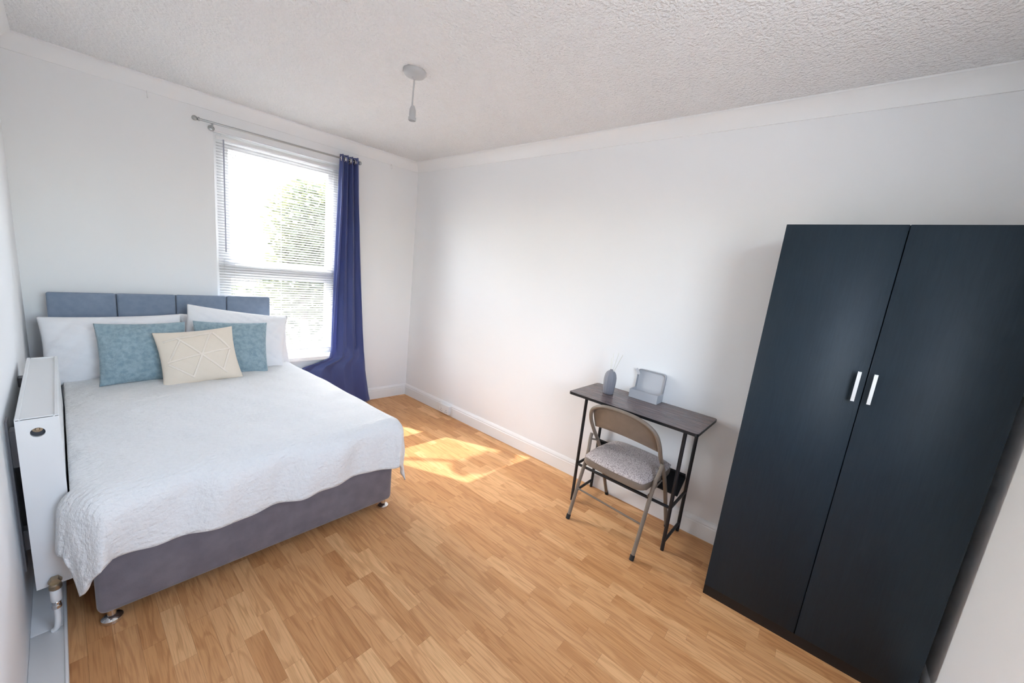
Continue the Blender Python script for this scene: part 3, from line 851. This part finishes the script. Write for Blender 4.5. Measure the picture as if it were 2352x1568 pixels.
# wall brackets behind
for y, z0, z1 in ((2.72, 0.73, 0.775), (2.06, 0.62, 0.76), (2.08, 0.28, 0.36)):
    bm = bmesh.new(); box(bm, XL, RX0, y, y + 0.045, z0, z1); bevel(bm, 0.003, 1); bmesh.ops.transform(bm, matrix=RT, verts=bm.verts)
    obj('wall_bracket', bm, 'bracket', rad)
bbox('bracket_rail', XL, XL + 0.006, 2.04, 2.10, 0.22, 0.80, 'bracket', rad, mx=RT)
# valve and pipe at the near lower corner
vx, vy = -0.086, 1.906
bm = bmesh.new()
lathe(bm, [(0.015, 0.0), (0.017, 0.004), (0.017, 0.018), (0.014, 0.024)], 6, mx=RT @ Matrix.Translation((vx, RY0, 0.222)) @ Matrix.Rotation(PI / 2, 4, 'X'))
lathe(bm, [(0.013, 0), (0.016, 0.004), (0.016, 0.018), (0.012, 0.022)], 12, mx=RT @ Matrix.Translation((vx, vy, 0.198)))
val = obj('valve_nut', bm, 'brass', rad, smooth=30)
bm = bmesh.new(); lathe(bm, [(0.012, 0.0), (0.014, 0.004), (0.014, 0.044), (0.012, 0.048)], 20, mx=RT @ Matrix.Translation((vx - 0.001, vy, 0.150)))
obj('valve_body', bm, 'plastic_w', rad, smooth=40)
bm = bmesh.new(); lathe(bm, [(0.009, 0.0), (0.012, 0.003), (0.012, 0.014), (0.0095, 0.017), (0.011, 0.020), (0.011, 0.028), (0.009, 0.031)], 12, mx=RT @ Matrix.Translation((vx - 0.002, vy, 0.119)))
obj('valve_tail', bm, 'chrome', rad, smooth=30)
tube_obj('pipe', [RT @ Vector(p) for p in smooth_path([(vx - 0.002, vy, 0.122), (vx - 0.003, vy, 0.075), (vx - 0.006, vy, 0.048), (vx - 0.010, vy + 0.003, 0.036), (vx - 0.018, vy + 0.006, 0.029)], 5)], 0.0085, 'plastic_w', rad)

# ------------------------------------------------------------------ wardrobe
WX, WYA, WYB, WH = 1.99, 0.212, -0.526, 1.805
wc = Vector((WX + 0.23, (WYA + WYB) / 2, 0))
war = empty('wardrobe', wc); tag(war, 'tall two-door blue-black wardrobe with two bar handles', 'wardrobe')
WT = Matrix.Translation(-wc)
back = XR - 0.022
bbox('side_panel', WX + 0.018, back, WYA - 0.016, WYA, 0, WH, 'wardrobe', war, bev=0.001, seg=1, mx=WT)
bbox('side_panel', WX + 0.018, back, WYB, WYB + 0.016, 0, WH, 'wardrobe', war, bev=0.001, seg=1, mx=WT)
bbox('top_panel', WX + 0.018, back, WYB + 0.016, WYA - 0.016, WH - 0.018, WH, 'wardrobe', war, mx=WT)
bbox('bottom_panel', WX + 0.018, back, WYB + 0.016, WYA - 0.016, 0.06, 0.078, 'wardrobe', war, mx=WT)
bbox('back_panel', back - 0.005, back, WYB + 0.016, WYA - 0.016, 0.06, WH - 0.018, 'wardrobe', war, mx=WT)
bbox('plinth', WX + 0.022, WX + 0.036, WYB + 0.016, WYA - 0.016, 0, 0.06, 'black_board', war, mx=WT)
mid = (WYA + WYB) / 2
for y0, y1, hy in ((mid + 0.0014, WYA, mid + 0.026), (WYB, mid - 0.0014, mid - 0.021)):
    dz0 = 0.052
    dd = bbox('door', WX, WX + 0.016, y0, y1, dz0, WH, 'wardrobe', war, bev=0.0012, seg=1, mx=WT)
    bm = bmesh.new()
    hz0, hz1 = 1.134, 1.252
    box(bm, WX - 0.030, WX - 0.022, hy - 0.0055, hy + 0.0055, hz0, hz1)
    for hz in (hz0 + 0.012, hz1 - 0.012): box(bm, WX - 0.023, WX + 0.0005, hy - 0.004, hy + 0.004, hz - 0.004, hz + 0.004)
    bmesh.ops.transform(bm, matrix=WT, verts=bm.verts)
    obj('handle', bm, 'handle', dd)
bbox('base_rail', WX + 0.004, WX + 0.022, WYB, WYA, 0.0, 0.050, 'black_board', war, mx=WT)

# ------------------------------------------------------------------ desk
DRZ = math.radians(-1.6)
DZ = 0.773
dk = empty('desk', (2.249, 0.780, 0), DRZ); tag(dk, 'narrow dark walnut desk on thin black metal legs', 'desk')
bm = bmesh.new()
def rrect(x0, x1, y0, y1, r, n=6):
    pts = []
    for cx, cy, a0 in ((x1 - r, y1 - r, 0), (x0 + r, y1 - r, 90), (x0 + r, y0 + r, 180), (x1 - r, y0 + r, 270)):
        for k in range(n + 1):
            a = math.radians(a0 + 90 * k / n); pts.append((cx + r * math.cos(a), cy + r * math.sin(a)))
    return pts
prism(bm, rrect(-0.185, 0.192, -0.395, 0.395, 0.018), DZ - 0.016, DZ)
obj('desktop', bm, 'desk', dk, smooth=30)
bm = bmesh.new(); prism(bm, rrect(-0.1865, 0.1935, -0.3965, 0.3965, 0.019), DZ - 0.0165, DZ - 0.0012)
obj('edge_band', bm, 'black_board', dk, smooth=30)
LX0, LX1, LY = -0.092, 0.168, 0.312
def sq(name, p, q, r=0.0105, parent=dk, m='black_metal'):
    return tube_obj(name, [p, q], r, m, parent, 8)
for y in (LY, -LY):
    for x in (LX0, LX1):
        l_ = sq('leg', (x, y, 0.0), (x, y, DZ - 0.017))
    sq('side_rail', (LX0, y, 0.27), (LX1, y, 0.27), 0.009)
    sq('side_rail', (LX0, y, 0.055), (LX1, y, 0.055), 0.009)
    sq('top_rail', (LX0, y, DZ - 0.027), (LX1, y, DZ - 0.027), 0.009)
sq('front_rail', (LX0, -LY, 0.27), (LX0, LY, 0.27), 0.009)
bm = bmesh.new()
ang = math.atan2(0.09, 0.12)
mx = Matrix.Translation((0.112, 0, 0.318)) @ Matrix.Rotation(-ang, 4, 'Y')
box(bm, -0.070, 0.070, -LY + 0.012, LY - 0.012, -0.006, 0.006, mx); bevel(bm, 0.003, 1)
obj('lower_shelf', bm, 'black_board', dk)
bm = bmesh.new(); mx2 = Matrix.Translation((0.112, 0, 0.318)) @ Matrix.Rotation(-ang, 4, 'Y')
box(bm, 0.058, 0.070, -LY + 0.012, LY - 0.012, 0.006, 0.040, mx2); obj('shelf_lip', bm, 'black_board', dk)

# reed diffuser
vz = DZ
rd = empty('reed_diffuser', (2.275, 1.005, vz)); tag(rd, 'grey ribbed bottle with pale reeds on the desk', 'diffuser')
bm = bmesh.new()
prof = [(0.030, 0), (0.034, 0.004), (0.038, 0.05), (0.040, 0.09), (0.039, 0.112), (0.035, 0.130), (0.028, 0.144), (0.017, 0.154), (0.010, 0.157), (0.010, 0.163), (0.007, 0.163)]
lathe(bm, prof, 112, rib=lambda a: 0.022 * math.cos(a * 14))
obj('bottle', bm, 'vase', rd, smooth=60)
for k, (ax_, ay_, hh) in enumerate(((0.02, -0.050, 0.105), (0.0, -0.030, 0.115), (0.01, 0.006, 0.105), (-0.012, -0.058, 0.098), (0.015, 0.020, 0.07))):
    tube_obj('reed', [(ax_ * 0.1, ay_ * 0.1, 0.12), (ax_, ay_, 0.163 + hh)], 0.0021, 'reed', rd, 6)

# open card box
cbx = empty('card_box', (2.395, 0.800, DZ), math.radians(-2)); tag(cbx, 'small grey card box with open upright lid on the desk', 'box')
bw, bd_, bh, t = 0.092, 0.050, 0.055, 0.003       # half width (y), half depth (x), height
bm = bmesh.new()
box(bm, -bd_, bd_, -bw, bw, 0, t); box(bm, -bd_, -bd_ + t, -bw, bw, t, bh); box(bm, bd_ - t, bd_, -bw, bw, t, bh)
box(bm, -bd_ + t, bd_ - t, -bw, -bw + t, t, bh); box(bm, -bd_ + t, bd_ - t, bw - t, bw, t, bh)
obj('body', bm, 'carton', cbx)
LH = 0.125
mxl = Matrix.Translation((bd_ - 0.002, 0, bh)) @ Matrix.Rotation(math.radians(4), 4, 'Y')
bm = bmesh.new()
poly = [(-bw, 0)] + [(bw, 0)] + [(bw - 0.022 + 0.022 * math.cos(a), LH - 0.022 + 0.022 * math.sin(a)) for a in [PI / 2 * k / 6 for k in range(7)]] + [(-bw + 0.022 - 0.022 * math.sin(a), LH - 0.022 + 0.022 * math.cos(a)) for a in [PI / 2 * k / 6 for k in range(7)]]
mm = mxl @ Matrix(((0, 0, 1, 0), (1, 0, 0, 0), (0, 1, 0, 0), (0, 0, 0, 1)))
prism(bm, poly, -0.0015, 0.0015, mm)
lid = obj('lid', bm, 'carton', cbx)
bm = bmesh.new()
rim = [p for p in poly[1:]] + [poly[0]]
for p, q in zip(rim, rim[1:]):
    v_ = [bm.verts.new(mxl @ Vector((xx, yy, zz))) for xx, yy, zz in ((-0.0015, p[0], p[1]), (-0.0015, q[0], q[1]), (-0.022, q[0], q[1]), (-0.022, p[0], p[1]))]
    bm.faces.new(v_)
bmesh.ops.remove_doubles(bm, verts=bm.verts, dist=0.0002)
o = obj('lid_rim', bm, 'carton', lid, smooth=40); md = o.modifiers.new('t', 'SOLIDIFY'); md.thickness = 0.002
bm = bmesh.new(); v_ = []
box(bm, -0.001, 0.001, -0.018, 0.0, -0.03, 0.012, mxl @ Matrix.Translation((-0.026, bw + 0.010, LH - 0.02)) @ Matrix.Rotation(math.radians(-38), 4, 'X'))
obj('tuck_flap', bm, 'carton', lid)

# ------------------------------------------------------------------ folding chair
CRZ = math.radians(-5)
ch = empty('folding_chair', (2.172, 0.764, 0), CRZ); tag(ch, 'taupe metal folding chair with woven grey seat pushed under the desk', 'chair')
HWc = 0.218
def side(sgn):
    return [(0.235, sgn * HWc, 0.0), (0.175, sgn * HWc, 0.13), (0.085, sgn * HWc, 0.325), (0.005, sgn * HWc, 0.46), (-0.075, sgn * HWc, 0.565), (-0.125, sgn * (HWc + 0.002), 0.645)]
R_ = side(1)[:]
top = [(-0.158, 0.205, 0.712), (-0.176, 0.165, 0.752), (-0.186, 0.10, 0.776), (-0.190, 0.0, 0.784), (-0.186, -0.10, 0.776), (-0.176, -0.165, 0.752), (-0.158, -0.205, 0.712)]
path = smooth_path(side(1) + top + side(-1)[::-1], 6)
tube_obj('main_frame', path, 0.0115, 'chair_metal', ch, 12)
# back panel: curved sheet between the uprights
bm = bmesh.new(); NN = 28; g = []
for j in range(7):
    v = j / 6; row = []
    for i in range(NN + 1):
        y = -0.205 + 0.41 * i / NN; u = abs(y) / 0.205
        zt = 0.776 - 0.002 - (0.064 * max(0, (u - 0.35) / 0.65) ** 2.2)
        zb = 0.598 + 0.030 * (1 - u ** 2)
        zz = zb + (zt - zb) * v
        xx = -0.100 - (zz - 0.60) * 0.47 - 0.030 * (1 - u * u) * (0.6 + 0.4 * (1 - v)) + 0.012
        row.append(bm.verts.new((xx, y, zz)))
    g.append(row)
for j in range(6):
    for i in range(NN): bm.faces.new((g[j][i], g[j][i + 1], g[j + 1][i + 1], g[j + 1][i]))
o = obj('backrest', bm, 'chair_metal', ch, smooth=180); md = o.modifiers.new('t', 'SOLIDIFY'); md.thickness = 0.006; md.offset = 0
bv = o.modifiers.new('b', 'BEVEL'); bv.width = 0.002; bv.segments = 2
for sgn in (1, -1):
    y = sgn * (HWc + 0.002)
    yy = sgn * (HWc + 0.014)
    leg = tube_obj('rear_leg', smooth_path([(-0.222, y, 0.0), (-0.165, y, 0.20), (-0.105, y, 0.40), (-0.078, yy, 0.50), (-0.070, yy, 0.535)], 4), 0.011, 'chair_metal', ch, 12)
    tube_obj('foot_cap', [(-0.2245, y, 0.0), (-0.2165, y, 0.028)], 0.013, 'rubber', leg, 12)
    tube_obj('pivot_link', [(-0.078, yy, 0.50), (-0.030, sgn * (HWc - 0.012), 0.49)], 0.006, 'chair_metal', ch, 8)
    tube_obj('foot_cap', [(0.2365, sgn * HWc, 0.0), (0.2235, sgn * HWc, 0.028)], 0.013, 'rubber', ch, 12)
    tube_obj('seat_link', [(0.115, sgn * (HWc - 0.013), 0.40), (-0.125, sgn * (HWc - 0.013), 0.345)], 0.005, 'chair_metal', ch, 8)
tube_obj('rear_stretcher', [(-0.168, -HWc, 0.192), (-0.168, HWc, 0.192)], 0.0055, 'chair_metal', ch, 8)
tube_obj('front_stretcher', [(0.150, -HWc, 0.185), (0.150, HWc, 0.185)], 0.0055, 'chair_metal', ch, 8)
bm = bmesh.new()
prism(bm, rrect(-0.195, 0.205, -0.200, 0.200, 0.05, 8), 0.385, 0.425)
bevel(bm, 0.008, 2, [e for e in bm.edges if abs(e.verts[0].co.z - e.verts[1].co.z) < 1e-6])
obj('seat_pan', bm, 'chair_metal', ch, smooth=40)
bm = bmesh.new(); N = 26
def seat_h(u, v): return 0.032 * (max(0, 1 - abs(u) ** 5) ** 0.6) * (max(0, 1 - abs(v) ** 5) ** 0.6)
def seat_xy(u, v):
    # squircle map
    return (0.005 + 0.205 * u * math.sqrt(1 - 0.16 * v * v), 0.207 * v * math.sqrt(1 - 0.16 * u * u))
g = []
for j in range(N + 1):
    row = []
    for i in range(N + 1):
        u = math.sin(PI / 2 * (2 * i / N - 1)); v = math.sin(PI / 2 * (2 * j / N - 1))
        x, y = seat_xy(u, v); row.append(bm.verts.new((x, y, 0.432 + seat_h(u, v))))
    g.append(row)
for j in range(N):
    for i in range(N): bm.faces.new((g[j][i], g[j][i + 1], g[j + 1][i + 1], g[j + 1][i]))
bd_edges = [e for e in bm.edges if e.is_boundary]
ret = bmesh.ops.extrude_edge_only(bm, edges=bd_edges)
for v_ in [x for x in ret['geom'] if isinstance(x, bmesh.types.BMVert)]: v_.co.z = 0.4255
obj('seat_cushion', bm, 'weave', ch, smooth=50)

# ------------------------------------------------------------------ wall socket on the skirting
sk = empty('wall_socket', (XR - 0.018, 2.765, 0.062)); tag(sk, 'white double socket box mounted on the skirting board', 'socket')
bbox('back_box', -0.026, 0.0, -0.075, 0.075, -0.043, 0.043, 'plastic_w', sk, bev=0.003)
pl_ = bbox('face_plate', -0.033, -0.026, -0.076, 0.076, -0.044, 0.044, 'plastic_w', sk, bev=0.003)
for y in (-0.038, 0.038):
    bbox('rocker_switch', -0.037, -0.032, y - 0.006, y + 0.006, 0.012, 0.032, 'plastic_w', sk, bev=0.002)
    for dy, dz, hw, hh in ((0, -0.004, 0.002, 0.005), (-0.011, -0.022, 0.004, 0.0022), (0.011, -0.022, 0.004, 0.0022)):
        bbox('pin_hole', -0.0334, -0.0325, y + dy - hw, y + dy + hw, dz - hh, dz + hh, 'rad_dark', sk)

# ------------------------------------------------------------------ ceiling pendant
pd = empty('pendant_light', (1.283, 1.915, ZC)); tag(pd, 'white ceiling rose with short flex and empty lampholder', 'pendant light')
bm = bmesh.new(); lathe(bm, [(0.058, 0.0), (0.060, -0.004), (0.058, -0.014), (0.050, -0.024), (0.032, -0.031), (0.014, -0.034), (0.010, -0.040), (0.005, -0.042)], 32)
obj('ceiling_rose', bm, 'pendant', pd, smooth=40)
tube_obj('flex', smooth_path([(0, 0, -0.038), (-0.002, 0.001, -0.11), (-0.003, 0.002, -0.175)], 6), 0.0042, 'pendant', pd, 8)
bm = bmesh.new(); lathe(bm, [(0.006, -0.168), (0.011, -0.174), (0.015, -0.186), (0.0165, -0.190), (0.0175, -0.215), (0.0165, -0.221), (0.0165, -0.226), (0.0205, -0.228), (0.0205, -0.242), (0.017, -0.244), (0.017, -0.232)], 28)
obj('lampholder', bm, 'pendant', pd, smooth=35)

# ------------------------------------------------------------------ outside the window
bm = bmesh.new(); prism(bm, [(-40, -40), (40, -40), (40, 40), (-40, 40)], -2.4, -2.3)
lawn = obj('patio_ground', bm, 'grass'); lawn['kind'] = 'structure'; lawn['label'] = 'pale paved ground outside the window'
M['hedge'] = translucent(mat('dark_hedge_leaf', (0.07, 0.08, 0.05, 1), 0.7), (0.15, 0.17, 0.09, 1), 0.3)
M['leaf'] = translucent(mat('leaf_green', (0.09, 0.105, 0.06, 1), 0.7), (0.19, 0.20, 0.08, 1), 0.35)
def leaves(bm, r, c, rad, n, smin=0.06, smax=0.12, ax=None):
    for k in range(n):
        while True:
            p = Vector((r.uniform(-1, 1), r.uniform(-1, 1), r.uniform(-1, 1)))
            if p.length < 1: break
        p = Vector((p.x * rad[0], p.y * rad[1], p.z * rad[2]))
        if ax is not None: p = ax @ p
        p = p + Vector(c); q_ = r.uniform(smin, smax)
        R3 = Matrix.Rotation(r.uniform(0, 6.28), 3, 'Z') @ Matrix.Rotation(r.uniform(0, 3.14), 3, 'X')
        bm.faces.new([bm.verts.new(p + R3 @ Vector(v) * q_) for v in ((-0.5, 0, 0), (0, 0.3, 0.06), (0.6, 0, 0), (0, -0.3, 0.06))])
def tree(name, label, loc, h, boughs, crowns, seed, m='leaf', sz=(0.08, 0.16)):
    """boughs = tips; crowns = (centre, radii, leaf count[, axes]) relative to the foot"""
    r = random.Random(seed); e = empty(name, loc); tag(e, label, 'tree', 'garden trees')
    bm = bmesh.new()
    tube(bm, smooth_path([(0, 0, 0), (0.05, 0.03, h * 0.35), (-0.04, 0.05, h * 0.7), (0, 0, h)], 5), [0.16 - 0.13 * k / 15 for k in range(16)], 8)
    for b in boughs:
        z0 = min(h * 0.9, b[2] * 0.75)
        tube(bm, smooth_path([(0, 0, z0), (b[0] * 0.5, b[1] * 0.5, (z0 + b[2]) / 2 + 0.15), (b[0], b[1], b[2])], 4), [0.06 - 0.005 * k for k in range(9)], 6)
    obj('trunk', bm, 'bark', e, smooth=60)
    bm = bmesh.new()
    for c in crowns: leaves(bm, r, c[0], c[1], c[2], sz[0], sz[1], c[3] if len(c) > 3 else None)
    lf = obj('foliage', bm, m, e); lf['kind'] = 'stuff'
    return e
# clipped hedge closing the garden
bm = bmesh.new(); rh = random.Random(5)
for k in range(5200):
    p = Vector((rh.uniform(0.5, 11.0), 12.6 + rh.uniform(-0.35, 0.35), -2.3 + rh.uniform(0, 2.6))); q_ = rh.uniform(0.14, 0.26)
    R3 = Matrix.Rotation(rh.uniform(0, 6.28), 3, 'Z') @ Matrix.Rotation(rh.uniform(0, 3.14), 3, 'X')
    bm.faces.new([bm.verts.new(p + R3 @ Vector(v) * q_) for v in ((-0.5, 0, 0), (0, 0.35, 0.06), (0.6, 0, 0), (0, -0.35, 0.06))])
hg = obj('garden_hedge', bm, 'hedge'); hg['kind'] = 'stuff'; hg['label'] = 'dark garden hedge seen through the lower blind'
tree('garden_tree', 'dark leafy garden tree filling the right of the upper pane', (6.4, 10.6, -2.3), 4.8,
     [(-1.2, 0.2, 4.2), (1.3, -0.2, 4.4), (0.2, -0.5, 5.6)],
     [((0, 0, 5.0), (1.9, 1.0, 1.7), 5200), ((-1.1, 0.1, 3.6), (1.3, 0.9, 1.3), 2600), ((1.3, -0.1, 3.8), (1.4, 0.9, 1.4), 2800)], 11, sz=(0.12, 0.22))
tree('garden_tree', 'yellowish garden tree in the left of the upper pane', (3.6, 9.2, -2.3), 3.9,
     [(-0.6, 0.1, 3.7), (0.6, 0.0, 3.9)],
     [((0.1, 0, 4.3), (0.95, 0.7, 1.0), 2600), ((0.1, 0, 3.1), (1.1, 0.7, 0.9), 2200)], 12, sz=(0.10, 0.18))
# tree by the house whose bough cuts part of the sun beam
gc = wp(1.20, -0.10, 1.955) - sun_dir * 3.2
tx, ty = gc.x - 1.9, gc.y + 1.1
side_ax = UX.copy(); up_ax = side_ax.cross(sun_dir).normalized()
if up_ax.z < 0: up_ax = -up_ax
ax3 = Matrix((side_ax, sun_dir, up_ax)).transposed()
tree('house_tree', 'tree close to the house with a bough above the window', (tx, ty, -2.3), 6.9,
     [(gc.x - tx, gc.y - ty, gc.z + 2.3)],
     [((0, 0, 7.0), (0.8, 0.7, 0.7), 1500), ((gc.x - tx, gc.y - ty, gc.z + 2.3), (0.30, 0.30, 0.105), 420, ax3)], 13, sz=(0.05, 0.09))
